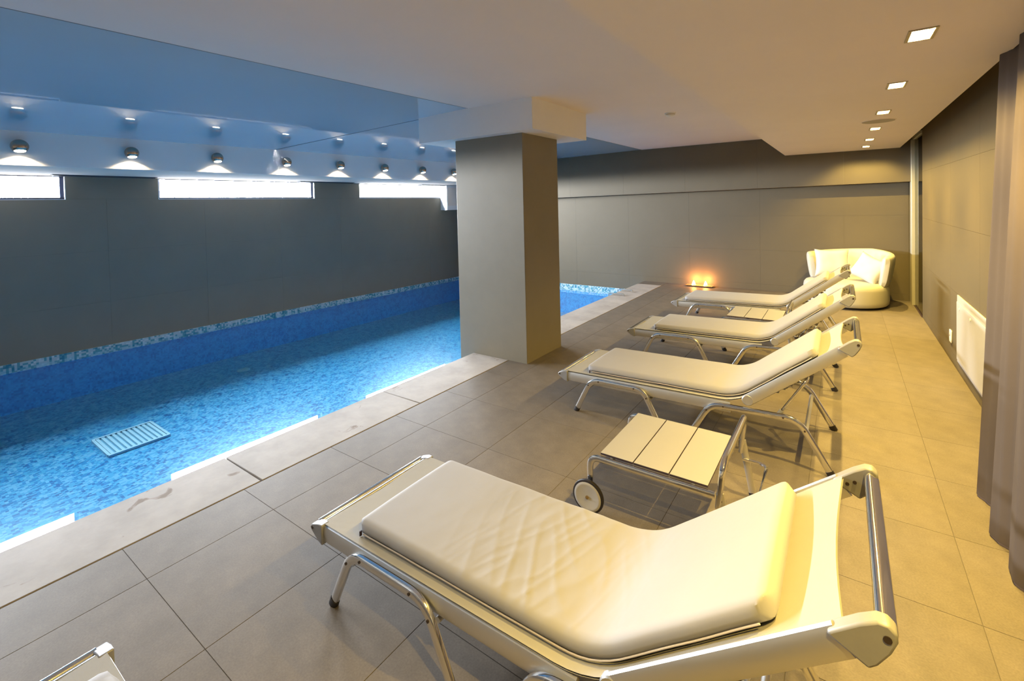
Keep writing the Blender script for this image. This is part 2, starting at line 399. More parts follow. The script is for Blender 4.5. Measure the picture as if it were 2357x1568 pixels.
# pool basin
basin = MB()
m = MB(); m.cur = 0
m.add([(XW(YB), YB, ZPOOL), (CI, YB, ZPOOL), (CI, YF, ZPOOL), (XW(YF), YF, ZPOOL)], [(0,1,2,3)])
pool_floor = tag(m.build('pool_floor', M['mosaic']), kind='structure')
m = MB()
m.add([(XW(YB), YB, ZPOOL), (XW(YF), YF, ZPOOL), (XW(YF), YF, ZWAT-0.0), (XW(YB), YB, ZWAT)], [(0,1,2,3)])
m.add([(XW(YF), YF, ZPOOL), (CI, YF, ZPOOL), (CI, YF, ZWAT), (XW(YF), YF, ZWAT)], [(0,1,2,3)])
m.add([(CI+0.012, YB, ZPOOL), (CI+0.012, YF, ZPOOL), (CI+0.012, YF, -0.022), (CI+0.012, YB, -0.022)], [(0,1,2,3)])
m.add([(XW(YB), YB, ZPOOL), (CI, YB, ZPOOL), (CI, YB, -0.02), (XW(YB), YB, -0.02)], [(0,1,2,3)])
tag(m.build('pool_wall', M['mosaic_side']), kind='structure')
m = MB()  # mosaic band above the waterline, slightly proud of the wall
def band_top(y): return -0.229-0.002*(y-1)
m.hexa([(XW(YB), YB, ZWAT-0.05), (XW(YB)+0.025, YB, ZWAT-0.05), (XW(YF)+0.025, YF, ZWAT-0.05), (XW(YF), YF, ZWAT-0.05),
        (XW(YB), YB, band_top(YB)), (XW(YB)+0.025, YB, band_top(YB)), (XW(YF)+0.025, YF, band_top(YF)), (XW(YF), YF, band_top(YF))])
m.box(XW(YF), CI+0.012, YF-0.012, YF+0.01, ZWAT-0.05, -0.195)
tag(m.build('trim_2', M['mosaic_band']), kind='structure')
# water sheet (around the pillar foot)
m = MB(); m.add([(XW(YB)+0.026, YB+0.002, ZWAT), (CI+0.010, YB+0.002, ZWAT), (CI+0.010, YF-0.013, ZWAT), (XW(YF)+0.026, YF-0.013, ZWAT)], [(0,1,2,3)])
tag(m.build('water', M['water']), 'clear blue swimming pool water between the grey window wall and the stone edge', 'water', kind='stuff')
# drain grate on the pool floor
dg = empty('drain_grate', (-6.34, 1.69, ZPOOL)); tag(dg, 'rectangular slatted drain grate on the blue mosaic pool bottom', 'drain')
MB().box(-0.27, 0.27, -0.25, 0.25, 0.0, 0.006).build('channel', M['drain_dark'], dg)
m = MB(); m.box(-0.295,-0.265,-0.265,0.265,0,0.022).box(0.265,0.295,-0.265,0.265,0,0.022).box(-0.265,0.265,-0.27,-0.245,0,0.022).box(-0.265,0.265,0.245,0.27,0,0.022)
m.build('grate_frame', M['drain'], dg)
for k in range(11):
    y = -0.225+k*0.045
    MB().box(-0.265, 0.265, y-0.013, y+0.013, 0.006, 0.018).build('slat', M['drain'], dg)
dn = MB().lathe([(0.09, 0), (0.09, 0.008), (0.06, 0.02), (0.02, 0.022)], (-7.55, 3.42, ZPOOL), n=20).build('pool_inlet', M['drain_dark'], smooth=True)
tag(dn, 'small dark round inlet on the blue pool bottom near the window wall', 'drain')

# ------------------------------------------------------------------ left (window) wall
wins = [(-4.30+1.4, -0.35-1.55), (-0.90, 1.665), (2.69, 5.20), (6.21, 8.70)]
wins = wins[1:]
TH = 0.13
wl = MB()
def wall_seg(mb, y0, y1, z0, z1, off=0.004, th=TH):
    mb.hexa([(XW(y0)-th, y0, z0), (XW(y0)-off, y0, z0), (XW(y1)-off, y1, z0), (XW(y1)-th, y1, z0),
             (XW(y0)-th, y0, z1), (XW(y0)-off, y0, z1), (XW(y1)-off, y1, z1), (XW(y1)-th, y1, z1)])
wall_seg(wl, YB, YF+0.1, ZPOOL, ZWIN)
prev = YB
for a, b in wins+[(YF+0.1, None)]:
    wall_seg(wl, prev, a, ZWIN, ZC)
    prev = b if b else 0
for a, b in wins: wall_seg(wl, a, b, ZSW, ZC)
wall_left = struct(wl.build('wall_left', M['wall_joint']))
def panel_left(y0, y1, z0, z1, g=0.0007):
    m = MB(); y0 += g; y1 -= g; z0 += g; z1 -= g
    m.hexa([(XW(y0)-0.004, y0, z0), (XW(y0), y0, z0), (XW(y1), y1, z0), (XW(y1)-0.004, y1, z0),
            (XW(y0)-0.004, y0, z1), (XW(y0), y0, z1), (XW(y1), y1, z1), (XW(y1)-0.004, y1, z1)])
    m.build('panel', M['wall'], wall_left)
rows = [-0.30, 0.38, 1.09, ZWIN]
for k in range(10):
    a = -1.9+1.22*k - 0.9; b = min(a+1.22, YF)
    if a >= YF: continue
    for z0, z1 in zip(rows[:-1], rows[1:]): panel_left(max(a, YB), b, z0, z1)
prev = YB
for a, b in wins+[(YF, None)]:
    panel_left(prev, a, ZWIN, ZSW+0.02)
    prev = b if b else 0
for i, (a, b) in enumerate(wins):
    wo = empty(f'window_{i+1}', (XW((a+b)/2), (a+b)/2, ZWIN)); struct(wo)
    def local(mb):
        mb.v = [(x-wo.location.x, y-wo.location.y, z-wo.location.z) for x, y, z in mb.v]; return mb
    d = 0.07
    m = MB(); wall = m
    m.add([(XW(a)-d, a, ZWIN), (XW(b)-d, b, ZWIN), (XW(b)-d, b, ZSW), (XW(a)-d, a, ZSW)], [(0,1,2,3)])
    local(m).build('pane', M['clear_glass'], wo)
    m = MB(); e = 0.03
    for (ya, yb, za, zb) in [(a, b, ZWIN, ZWIN+0.022), (b-0.05, b-0.01, ZWIN, ZSW), (a, a+0.03, ZWIN, ZSW), (a, b, ZSW-0.012, ZSW)]:
        m.hexa([(XW(ya)-d, ya, za), (XW(ya)-d+e, ya, za), (XW(yb)-d+e, yb, za), (XW(yb)-d, yb, za),
                (XW(ya)-d, ya, zb), (XW(ya)-d+e, ya, zb), (XW(yb)-d+e, yb, zb), (XW(yb)-d, yb, zb)])
    local(m).build('window_frame', M['frame_navy'], wo)
    m = MB()
    for (ya, yb, za, zb) in [(a-0.0, b, ZWIN-0.008, ZWIN), (b-0.008, b, ZWIN, ZSW), (a, a+0.008, ZWIN, ZSW)]:
        m.hexa([(XW(ya)-d, ya, za), (XW(ya)+0.001, ya, za), (XW(yb)+0.001, yb, za), (XW(yb)-d, yb, za),
                (XW(ya)-d, ya, zb), (XW(ya)+0.001, ya, zb), (XW(yb)+0.001, yb, zb), (XW(yb)-d, yb, zb)])
    local(m).build('window_reveal', M['reveal'], wo)
    pl = bpy.data.lights.new('daylight_portal', 'AREA'); pl.shape = 'RECTANGLE'; pl.size = (b-a); pl.size_y = ZSW-ZWIN
    pl.cycles.is_portal = True
    po = bpy.data.objects.new('daylight_portal', pl); COL.objects.link(po)
    nrm = Vector((1, -0.025, 0)).normalized(); yv = Vector((0, 0, 1)); zv = -nrm; xv = yv.cross(zv)
    po.matrix_world = Matrix(((xv.x, yv.x, zv.x, XW((a+b)/2)-TH-0.01), (xv.y, yv.y, zv.y, (a+b)/2), (xv.z, yv.z, zv.z, (ZWIN+ZSW)/2), (0,0,0,1)))

# bulkhead with underside grilles
def sec(y): return [(XB(y), ZBB), (XB(y), ZCB(y)+0.06), (XW(y)-0.02, ZCB(y)+0.06), (XW(y)-0.02, ZSW)]
m = MB(); a, b = sec(YB), sec(YF+0.05)
v = [(p[0], YB, p[1]) for p in a]+[(p[0], YF+0.05, p[1]) for p in b]
m.add(v, [(0,1,2,3),(7,6,5,4)]+[(i, i+4, (i+1) % 4+4, (i+1) % 4) for i in range(4)])
bulk = m.build('trim_3', M['bulk']); struct(bulk)
for a, b in [(1.50, 2.62), (4.78, 5.95), (7.75, 8.95)]:
    g = empty('air_grille', (XW(a)+0.17, (a+b)/2, 2.114))
    tag(g, {1.50: 'long dark air grille under the bulkhead between the first two windows', 4.78: 'long dark air grille under the bulkhead between second and third windows', 7.75: 'long dark air grille under the bulkhead beside the pillar'}[a], 'grille', 'air grilles under the bulkhead')
    h = (b-a)/2
    MB().box(-0.07, 0.07, -h, h, 0, 0.008).build('grille_frame', M['grille'], g)
    for k in range(3):
        MB().box(-0.05+k*0.04, -0.03+k*0.04, -h+0.02, h-0.02, -0.007, 0.0).build('slat', M['grille'], g)

# white casing in the far left corner
bx = MB(); bx.box(XW(8.6)-0.0, -8.045, 8.575, YBEAM+0.02, 1.50, 2.13).build('trim_4', M['reveal'])
bx = bpy.data.objects['trim_4']; struct(bx)
m = MB().box(-8.046, -8.038, 8.60, 8.95, 1.61, 2.06); m.build('casing_panel', M['bulk'], bx)

# ------------------------------------------------------------------ far wall
fw = struct(MB().box(XW(YF)-0.1, 2.6, YF+0.004, YF+0.2, ZPOOL, ZC).build('wall_far', M['wall_joint']))
def panel_y(parent, x0, x1, y, z0, z1, g=0.0006, name='panel', mt='wall_f', z0b=None, z1b=None):
    z0b = z0 if z0b is None else z0b; z1b = z1 if z1b is None else z1b
    m = MB(); x0 += g; x1 -= g
    m.hexa([(x0, y, z0+g), (x1, y, z0b+g), (x1, y+0.004, z0b+g), (x0, y+0.004, z0+g),
            (x0, y, z1-g), (x1, y, z1b-g), (x1, y+0.004, z1b-g), (x0, y+0.004, z1-g)])
    m.build(name, M[mt], parent)
def zbeam(x): return 1.727+0.0127*(x+5.04)
xj = [XW(YF), -7.2, -6.0, -4.8, -3.6, -2.4, -1.2, 0.0, 0.80]
zr = [-0.20, 0.10, 0.70, 1.30]
for a, b in zip(xj[:-1], xj[1:]):
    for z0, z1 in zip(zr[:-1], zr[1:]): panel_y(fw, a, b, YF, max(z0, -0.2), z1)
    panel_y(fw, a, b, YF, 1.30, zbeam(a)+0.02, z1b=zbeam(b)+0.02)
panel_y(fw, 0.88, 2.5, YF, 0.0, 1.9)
# beam along the top of the far wall
x0, x1 = XW(YF)-0.1, 2.6
m = MB(); m.hexa([(x0, YBEAM+0.004, zbeam(x0)), (x1, YBEAM+0.004, zbeam(x1)), (x1, YF+0.01, zbeam(x1)), (x0, YF+0.01, zbeam(x0)),
                  (x0, YBEAM+0.004, ZC), (x1, YBEAM+0.004, ZC), (x1, YF+0.01, ZC), (x0, YF+0.01, ZC)])
beam = struct(m.build('trim_5', M['wall']))
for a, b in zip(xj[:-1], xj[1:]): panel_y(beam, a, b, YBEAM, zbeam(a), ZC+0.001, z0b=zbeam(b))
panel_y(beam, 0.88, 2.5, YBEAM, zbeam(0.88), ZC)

# ------------------------------------------------------------------ right wall with access panel and glazed door
DY0, DY1 = 8.05, 9.20
m = MB().box(XR+0.004, XR+0.16, YB, DY0, -0.02, ZC)
wr = struct(m.build('wall_right', M['wall_joint']))
yj = [YB, -2.3, -1.1, 0.1, 1.3, 2.5, 3.7, 4.9, 6.1, 7.3, DY0]
zrr = [0.0, 0.10, 0.70, 1.30, 1.90, 2.50, ZC]
for a, b in zip(yj[3:-1], yj[4:]):
    for z0, z1 in zip(zrr[:-1], zrr[1:]):
        g = 0.0007
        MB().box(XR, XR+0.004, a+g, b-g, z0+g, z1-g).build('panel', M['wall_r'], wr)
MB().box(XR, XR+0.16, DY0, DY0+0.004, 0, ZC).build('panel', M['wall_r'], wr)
# back of the space behind the door
struct(MB().box(XR+0.16, 2.6, YF-1.6, YF-1.5, -0.02, ZC).build('wall_corridor', M['wall']))
struct(MB().box(2.5, 2.6, YF-1.5, YF, -0.02, ZC).build('wall_corridor_end', M['wall']))
struct(MB().box(XR, 2.6, YF-1.55, YF+0.2, -0.10, -0.001).build('floor_corridor', M['tile']))
door = struct(empty('door_1', (XR, 8.6, 0)))
MB().box(-0.035, 0.03, 0.28, 0.46, 0.0, 2.40).build('door_frame', M['door_frame'], door, bevel=0.004)
MB().box(-0.02, 0.03, -0.55, 0.35, 2.40, 2.44).build('door_head', M['door_frame'], door)
MB().box(-0.012, 0.03, -0.55, 0.36, 0.0, 0.004).build('door_track', M['laminate_edge'], door)
MB().box(0.004, 0.012, -0.53, 0.28, 0.006, 2.40).build('pane', M['glass'], door)

ap = empty('access_panel', (XR, 5.2, 0.1)); tag(ap, 'white flush access panel low on the right wall beside the curtain', 'wall panel')
MB().box(-0.012, 0.0, -0.75, 0.495, 0.0, 0.60).build('frame', M['white_metal'], ap, bevel=0.003)
MB().box(-0.020, -0.012, -0.72, 0.465, 0.03, 0.545).build('cover', M['white_metal'], ap, bevel=0.003)
for y in (0.33, -0.10):
    MB().lathe([(0.012, -0.004), (0.012, 0.0)], (-0.020, y, 0.50), 'x', 14).build('lock', M['white_plastic'], ap, smooth=True)
sk = empty('wall_socket', (XR, 6.04, 0.245)); tag(sk, 'small white wall socket low on the right wall beside the access panel', 'socket')
MB().box(-0.012, 0.0, -0.045, 0.045, -0.06, 0.06).build('plate', M['white_plastic'], sk, bevel=0.006)
MB().lathe([(0.022, -0.003), (0.022, 0.002)], (-0.013, 0, 0.022), 'x', 18).build('outlet', M['wheel_disc'], sk, smooth=True)

# ------------------------------------------------------------------ back wall (behind the camera) closes the room
struct(MB().box(-9.0, 1.2, YB-0.15, YB, ZPOOL, ZC).build('wall_back', M['wall']))

# ------------------------------------------------------------------ ceilings
m = MB().box(-3.45, 2.6, YB, YF+0.1, ZC+0.001, ZC+0.12)
struct(m.build('ceiling', M['ceiling']))
def seamx(y): return -3.304+0.0384*(y-0.45)
YS = 3.772
def film(y0, y1, xa0, xa1, name):
    n = 9
    def P(u, v):
        y = y0+(y1-y0)*u; xa = xa0+(xa1-xa0)*u; xb = XB(y)
        return (xa+(xb-xa)*v, y, ZC+(ZCB(y)-ZC)*v)
    m = MB(); m.grid(P, n, n)
    return struct(m.build(name, M['film'], smooth=True))
film(YB, YS, seamx(YB), seamx(YS), 'ceiling_film')
film(YS+0.004, YF+0.05, -3.208, -3.206, 'ceiling_film.001')
# underside overlay strips that finish the plaster against the film
m = MB(); m.hexa([(seamx(YB)+0.004, YB, ZC-0.002), (-3.0, YB, ZC-0.002), (-3.0, YS, ZC-0.002), (seamx(YS)+0.004, YS, ZC-0.002),
                  (seamx(YB)+0.004, YB, ZC+0.004), (-3.0, YB, ZC+0.004), (-3.0, YS, ZC+0.004), (seamx(YS)+0.004, YS, ZC+0.004)])
m.box(-3.204, -3.0, YS, YBEAM, ZC-0.002, ZC+0.004)
m.box(-3.0, -0.79, YB, YBEAM, ZC-0.002, ZC+0.004)
struct(m.build('ceiling_plaster', M['ceiling']))
m = MB()
m.tube([(seamx(YB), YB, ZC-0.001), (seamx(YS), YS, ZC-0.001)], 0.005, 0.003, n=6)
m.tube([(seamx(YS), YS, ZC-0.001), (XB(YS), YS, ZCB(YS)-0.001)], 0.003, 0.003, n=6)
m.tube([(-3.207, YS, ZC-0.001), (-3.207, YBEAM, ZC-0.001)], 0.005, 0.003, n=6)
struct(m.build('trim_6', M['seam']))

# dropped ceiling with square cut-outs
DL = [(0.281, 2.737), (0.278, 3.875), (0.275, 5.04), (0.272, 6.20), (0.266, 7.33), (0.262, 8.32)]
DLB = [(0.284, 1.58), (0.287, 0.42)]
DLA = sorted(DL+DLB, key=lambda p: p[1])
HX, HY = 0.038, 0.082
x0, x1 = -0.787, 0.680
m = MB(); z0, z1 = ZD, ZC+0.002
prev = YB
def q(mb, a, b, c, d, z=ZD): mb.add([(a, c, z), (b, c, z), (b, d, z), (a, d, z)], [(0,3,2,1)])
for lx, ly in DLA:
    q(m, x0, x1, prev, ly-HY); q(m, x0, lx-HX, ly-HY, ly+HY); q(m, lx+HX, x1, ly-HY, ly+HY); prev = ly+HY
q(m, x0, x1, prev, YBEAM)
m.add([(x0, YB, z0), (x0, YBEAM, z0), (x0, YBEAM, z1), (x0, YB, z1)], [(0,1,2,3)])
m.add([(x1, YB, z0), (x1, YBEAM, z0), (x1, YBEAM, z1), (x1, YB, z1)], [(0,1,2,3)])
me_drop = m.build('ceiling_drop', M['ceiling']); struct(me_drop)

def make_downlight():
    r = empty('downlight', (0, 0, ZD))
    m = MB(); a, b, e = HX, HY, 0.012
    for (xa, xb, ya, yb) in [(-a-e, -a, -b-e, b+e), (a, a+e, -b-e, b+e), (-a, a, -b-e, -b), (-a, a, b, b+e)]:
        m.box(xa, xb, ya, yb, -0.004, 0.002)
    m.build('trim_ring', M['trim_metal'], r)
    m = MB(); h = 0.07
    m.add([(-a,-b,0),(a,-b,0),(a,b,0),(-a,b,0),(-a,-b,h),(a,-b,h),(a,b,h),(-a,b,h)], [(0,1,5,4),(1,2,6,5),(2,3,7,6),(3,0,4,7),(4,5,6,7)])
    m.build('reflector', M['reflector'], r)
    MB().box(-a+0.006, a-0.006, -b+0.012, b-0.012, 0.034, 0.038).build('lamp', M['lamp_warm'], r)
    return r
dlabels = ['nearest recessed square downlight, top right of the dropped ceiling', 'second recessed square downlight along the dropped ceiling',
           'third recessed downlight, just before the round ceiling speaker', 'fourth recessed downlight, just beyond the round ceiling speaker',
           'fifth recessed downlight towards the far wall', 'farthest recessed downlight above the cream armchair']
proto = None
for i, (lx, ly) in enumerate(DL):
    if proto is None: proto = make_downlight(); o = proto
    else: o = copy_tree(proto)
    o.location = (lx, ly, ZD); tag(o, dlabels[i], 'ceiling light', 'square recessed downlights in the dropped ceiling')
for lx, ly in DLA:
    ld = bpy.data.lights.new('downlight_lamp', 'SPOT'); ld.energy = DOWN_WATTS; ld.color = DOWN_COLOR
    ld.spot_size = math.radians(168); ld.spot_blend = 0.5; ld.shadow_soft_size = 0.012
    lo = bpy.data.objects.new('downlight_lamp', ld); COL.objects.link(lo); lo.location = (lx, ly, ZD+0.026)
    lb = bpy.data.lights.new('downlight_beam', 'SPOT'); lb.energy = BEAM_WATTS; lb.color = DOWN_COLOR
    lb.spot_size = math.radians(88); lb.spot_blend = 1.0; lb.shadow_soft_size = 0.012
    lo = bpy.data.objects.new('downlight_beam', lb); COL.objects.link(lo); lo.location = (lx, ly, ZD+0.024)
sp = empty('ceiling_speaker', (0.269, 5.60, ZD)); tag(sp, 'flush round ceiling speaker between the third and fourth downlights', 'speaker')
MB().lathe([(0.125, 0.001), (0.125, -0.005), (0.118, -0.007), (0.0, -0.007)], (0,0,0), n=36, cap=False).build('grille', mat('speaker_grille', (0.40, 0.36, 0.28), 0.7, var=(200, 0.1)), sp)
MB().lathe([(0.135, 0.001), (0.135, -0.004), (0.126, -0.004), (0.126, 0.001)], (0,0,0), n=36, cap=False).build('rim', M['ceiling'], sp)
sd = empty('smoke_detector', (-1.62, 5.48, ZC-0.002)); tag(sd, 'small cream smoke detector on the white ceiling', 'smoke detector')
MB().lathe([(0.062, 0.0), (0.062, -0.012), (0.05, -0.016), (0.045, -0.034), (0.025, -0.045), (0.0, -0.046)], (0,0,0), n=28, cap=False).build('housing', M['white_plastic'], sd, smooth=True)
MB().lathe([(0.052, -0.013), (0.052, -0.019), (0.047, -0.021)], (0,0,0), n=28, cap=False).build('vent_ring', M['brass'], sd)

# ------------------------------------------------------------------ pillar with capital
m = MB().box(PX0, PX1, PY0, PY1, ZPOOL, 2.31)
pillar = struct(m.build('pillar', M['pillar'], bevel=0.004))
m = MB().box(-3.905, -2.385, 3.735, 4.87, 2.31, ZC+0.003)
struct(m.build('pillar_capital', M['cap'], bevel=0.004))

# ------------------------------------------------------------------ ball wall lamps on the bulkhead
def make_ball():
    r = empty('ball_wall_lamp', (0, 0, 0)); R = 0.072
    prof = [(max(0.0005, R*math.sin(t)), R*math.cos(t)) for t in [math.pi*k/22 for k in range(0, 18)]]
    m = MB(); m.lathe(prof, (0,0,0), n=28, cap=False)
    o = m.build('ball', M['ball'], r, smooth=True)
    o.rotation_euler = (0.0, math.radians(-14), 0)
    m = MB(); m.lathe([(0.046, -0.049), (0.043, -0.056), (0.03, -0.060), (0.0005, -0.061)], (0,0,0), n=24)
    o = m.build('lens', M['lamp_ball'], r, smooth=True); o.rotation_euler = (0.0, math.radians(-14), 0)
    MB().lathe([(0.022, -0.11), (0.022, -0.05)], (0, 0, 0), 'x', 16).build('mount', M['ball'], r, smooth=True)
    return r
BY = [1.055, 2.0, 2.94, 3.905, 4.83, 5.75, 6.68, 7.58]
names = ['nearest chrome ball lamp on the bulkhead, left of them all', 'second chrome ball lamp on the bulkhead from the left', 'third chrome ball lamp on the bulkhead, over the middle window',
         'fourth chrome ball lamp, over the right half of the middle window', 'fifth chrome ball lamp on the bulkhead, over the gap after the middle window', 'sixth chrome ball lamp, over the last window',
         'seventh chrome ball lamp, over the end of the last window', 'last chrome ball lamp on the bulkhead, half hidden by the pillar']
proto = None
for i, y in enumerate(BY):
    o = proto = make_ball() if proto is None else proto
    if i: o = copy_tree(proto)
    p = (XB(y)+0.078, y, 2.337); o.location = p
    tag(o, names[i], 'wall lamp', 'chrome ball lamps along the bulkhead')
    ld = bpy.data.lights.new('ball_lamp_light', 'SPOT'); ld.energy = BALL_WATTS; ld.color = BALL_COLOR
    ld.spot_size = math.radians(136); ld.spot_blend = 0.25; ld.shadow_soft_size = 0.02
    lo = bpy.data.objects.new('ball_lamp_light', ld); COL.objects.link(lo); lo.location = (p[0]-0.005, y, p[2]-0.075)

# ------------------------------------------------------------------ sun loungers
def YN(): return 3.2
def path_pt(s):
    """sling/mattress centre line: s metres from the foot end; returns (x, z, tx, tz)"""
    # flat part from x=-1.79 z=.283 rising gently, bend of radius R then backrest at 41 deg
    sl = 0.022; R = 0.34; A0 = math.atan(sl); A1 = math.radians(38.8)
    T = R*math.tan((A1-A0)/2)
    kx, kz = -0.562, 0.283+sl*(1.79-0.562)
    L0 = (kx-T*math.cos(A0)+1.79)/math.cos(A0)
    La = R*(A1-A0)
    if s <= L0: return (-1.79+s*math.cos(A0), 0.283+s*math.sin(A0), math.cos(A0), math.sin(A0))
    bx_, bz_ = -1.79+L0*math.cos(A0), 0.283+L0*math.sin(A0)
    cx_, cz_ = bx_-R*math.sin(A0), bz_+R*math.cos(A0)
    if s <= L0+La:
        a = A0+(s-L0)/R
        return (cx_+R*math.sin(a), cz_-R*math.cos(a), math.cos(a), math.sin(a))
    d = s-L0-La
    return (cx_+R*math.sin(A1)+d*math.cos(A1), cz_-R*math.cos(A1)+d*math.sin(A1), math.cos(A1), math.sin(A1))
SLING_END = 1.935
def make_lounger():
    r = empty('sun_lounger', (-0.9, 3.52, 0)); ox, oy = -0.9, 3.52
    def L(p): return (p[0]-ox, p[1]-oy, p[2])
    y0, y1 = 3.205, 3.835     # outer faces of the rails
    for yy, s in ((y0+0.012, -1), (y1-0.012, 1)):
        m = MB()   # main side rail: tall flat profile
        def pr(pts):
            return m.tube([L(p) for p in pts], 0.012, 0.036, side=(0,1,0), n=12)
        pr([(-1.775, yy, 0.247), (-0.60, yy, 0.270)])
        m.build('side_rail', M['alu'], r, smooth=True)
        m = MB()   # backrest rail with rounded lower end
        m.tube([L(p) for p in [(-0.495, yy, 0.341), (-0.005, yy, 0.728)]], 0.012, 0.034, side=(0,1,0), n=12)
        a = L((-0.498, yy, 0.339)); m.lathe([(0.030, -0.012), (0.034, -0.008), (0.034, 0.008), (0.030, 0.012)], a, 'y', 18)
        m.build('backrest_rail', M['alu'], r, smooth=True)
        # leg hoops
        yo = yy+s*0.026
        for hp in ([(-1.69, 0.012), (-1.565, 0.262), (-1.165, 0.270), (-1.035, 0.012)], [(-0.865, 0.012), (-0.715, 0.275), (-0.225, 0.290), (-0.066, 0.012)]):
            pts = fillet([L((x, yo, z)) for x, z in hp], 0.075, 7)
            m = MB(); m.tube(pts, 0.012, 0.0195, side=(0,1,0), n=12)
            h = m.build('leg_hoop', M['alu_gloss'], r, smooth=True)
            for x, z in (hp[0], hp[3]):
                ux = (hp[1][0]-hp[0][0]) if x == hp[0][0] else (hp[2][0]-hp[3][0]); uz = hp[1][1]-0.012
                l = math.hypot(ux, uz); ux /= l; uz /= l
                m = MB(); m.tube([L((x-ux*0.012, yo, 0.0)), L((x+ux*0.020, yo, 0.012+uz*0.020))], 0.014, 0.0215, side=(0,1,0), n=12)
                m.build('foot_cap', M['rubber'], h, smooth=True)
            for t, (pa, pb) in ((0.16, (1, 2)), (0.84, (1, 2)), (0.16, (1, 0)), (0.20, (2, 3))):
                bxp = hp[pa][0]+(hp[pb][0]-hp[pa][0])*t; bzp = hp[pa][1]+(hp[pb][1]-hp[pa][1])*t
                m = MB(); m.lathe([(0.0055, -0.002), (0.0055, 0.002)], L((bxp, yo+s*0.0125, bzp)), 'y', 8); m.build('bolt', M['bolt'], h)
    # cross tubes
    for x, z in ((-1.60, 0.19), (-1.13, 0.20), (-0.76, 0.20), (-0.19, 0.22)):
        m = MB(); m.tube([L((x, y0+0.01, z)), L((x, y1-0.01, z))], 0.011, n=8); m.build('cross_tube', M['alu'], r, smooth=True)
    m = MB(); m.tube([L((-0.30, y0+0.02, 0.50)), L((-0.30, y1-0.02, 0.50))], 0.011, n=8); m.build('cross_tube', M['alu'], r, smooth=True)
    # sling with side sleeves
    m = MB(); n = 46
    def F(u, v, t):
        s = u*SLING_END; x, z, tx, tz = path_pt(s); y = y0+0.008+(y1-y0-0.016)*v
        sag = 0.010*math.sin(math.pi*v)
        end = 0.026*math.sin(math.pi*v)*max(0, (u-0.93)/0.07)
        return L((x+tz*sag-tx*end-tz*t, y, z-tx*sag-tz*end+tx*t))
    m.grid(lambda u, v: F(u, v, 0.004), n, 11); m.grid(lambda u, v: F(u, v, -0.002), n, 11)
    m.build('sling', M['sling'], r, smooth=True)
    # foot end: cast corners and bar
    for yy, s in ((y0+0.010, -1), (y1-0.010, 1)):
        prof = [(-1.772, 0.205), (-1.772, 0.288), (-1.80, 0.287), (-1.842, 0.272), (-1.856, 0.258), (-1.846, 0.243), (-1.80, 0.214)]
        m = MB(); m.prism([(x-ox, z) for x, z in prof], 'y', yy-0.019-oy, yy+0.019-oy)
        b = m.build('end_cap', M['cast'], r, bevel=0.004)
        m = MB(); m.lathe([(0.006, -0.002), (0.006, 0.002)], L((-1.838, yy+s*0.019, 0.258)), 'y', 10); m.build('bolt', M['bolt'], b)
    m = MB(); m.tube([L((-1.834, y0+0.02, 0.264)), L((-1.834, y1-0.02, 0.264))], 0.014, n=14); m.build('foot_bar', M['alu_gloss'], r, smooth=True)
    m = MB(); m.tube([L((-1.800, y0+0.02, 0.268)), L((-1.800, y1-0.02, 0.268))], 0.012, n=12); m.build('sling_bar', M['alu'], r, smooth=True)
    # head end: cast brackets and bar
    for yy, s in ((y0+0.010, -1), (y1-0.010, 1)):
        prof = [(-0.034, 0.738), (-0.028, 0.746), (0.018, 0.784), (0.046, 0.802), (0.064, 0.803), (0.077, 0.791), (0.078, 0.774), (0.068, 0.748), (0.048, 0.716), (0.034, 0.703)]
        m = MB(); m.prism([(x-ox, z) for x, z in prof], 'y', yy-0.017-oy, yy+0.017-oy)
        b = m.build('head_bracket', M['cast_light'], r, bevel=0.005)
        m = MB(); m.lathe([(0.007, -0.002), (0.007, 0.002)], L((0.062, yy+s*0.017, 0.776)), 'y', 12); m.build('bolt', M['bolt'], b)
        for bxp, bzp in ((0.004, 0.742), (0.022, 0.752)):
            m = MB(); m.lathe([(0.005, -0.002), (0.005, 0.002)], L((bxp, yy-s*0.017, bzp)), 'y', 10); m.build('bolt', M['bolt'], b)
    m = MB(); m.tube([L((0.062, y0+0.02, 0.776)), L((0.062, y1-0.02, 0.776))], 0.013, 0.020, n=14); m.build('head_bar', M['alu_gloss'], r, smooth=True)
    # prop that carries the backrest, and its toothed brackets
    pts = fillet([L((-0.335, y0+0.040, 0.272)), L((-0.182, y0+0.040, 0.520)), L((-0.182, y1-0.040, 0.520)), L((-0.335, y1-0.040, 0.272))], 0.04, 5)
    m = MB(); m.tube(pts, 0.0085, n=10); m.build('prop', M['alu_gloss'], r, smooth=True)
    for yy in (y0+0.042, y1-0.042):
        m = MB(); m.tube([L((-0.345, yy, 0.258)), L((-0.315, yy, 0.305))], 0.013, n=10); m.build('prop_socket', M['cast_light'], r, smooth=True)
        pl = []
        dx, dz = math.cos(math.radians(38.5)), math.sin(math.radians(38.5))
        bx0, bz0 = -0.36, 0.405
        for k in range(13):
            dd = 0.030*k*0.75; o2 = 0.0 if k % 2 == 0 else 0.018
            pl.append((bx0+dx*dd+dz*o2, bz0+dz*dd-dx*o2))
        top = [(bx0+dx*0.27-dz*0.03, bz0+dz*0.27+dx*0.03), (bx0-dz*0.03, bz0+dx*0.03)]
        m = MB(); m.prism([(x-ox, z) for x, z in pl+top], 'y', yy+0.006-oy, yy+0.012-oy); m.build('ratchet', M['cast_light'], r)
    return r
lounger = make_lounger()

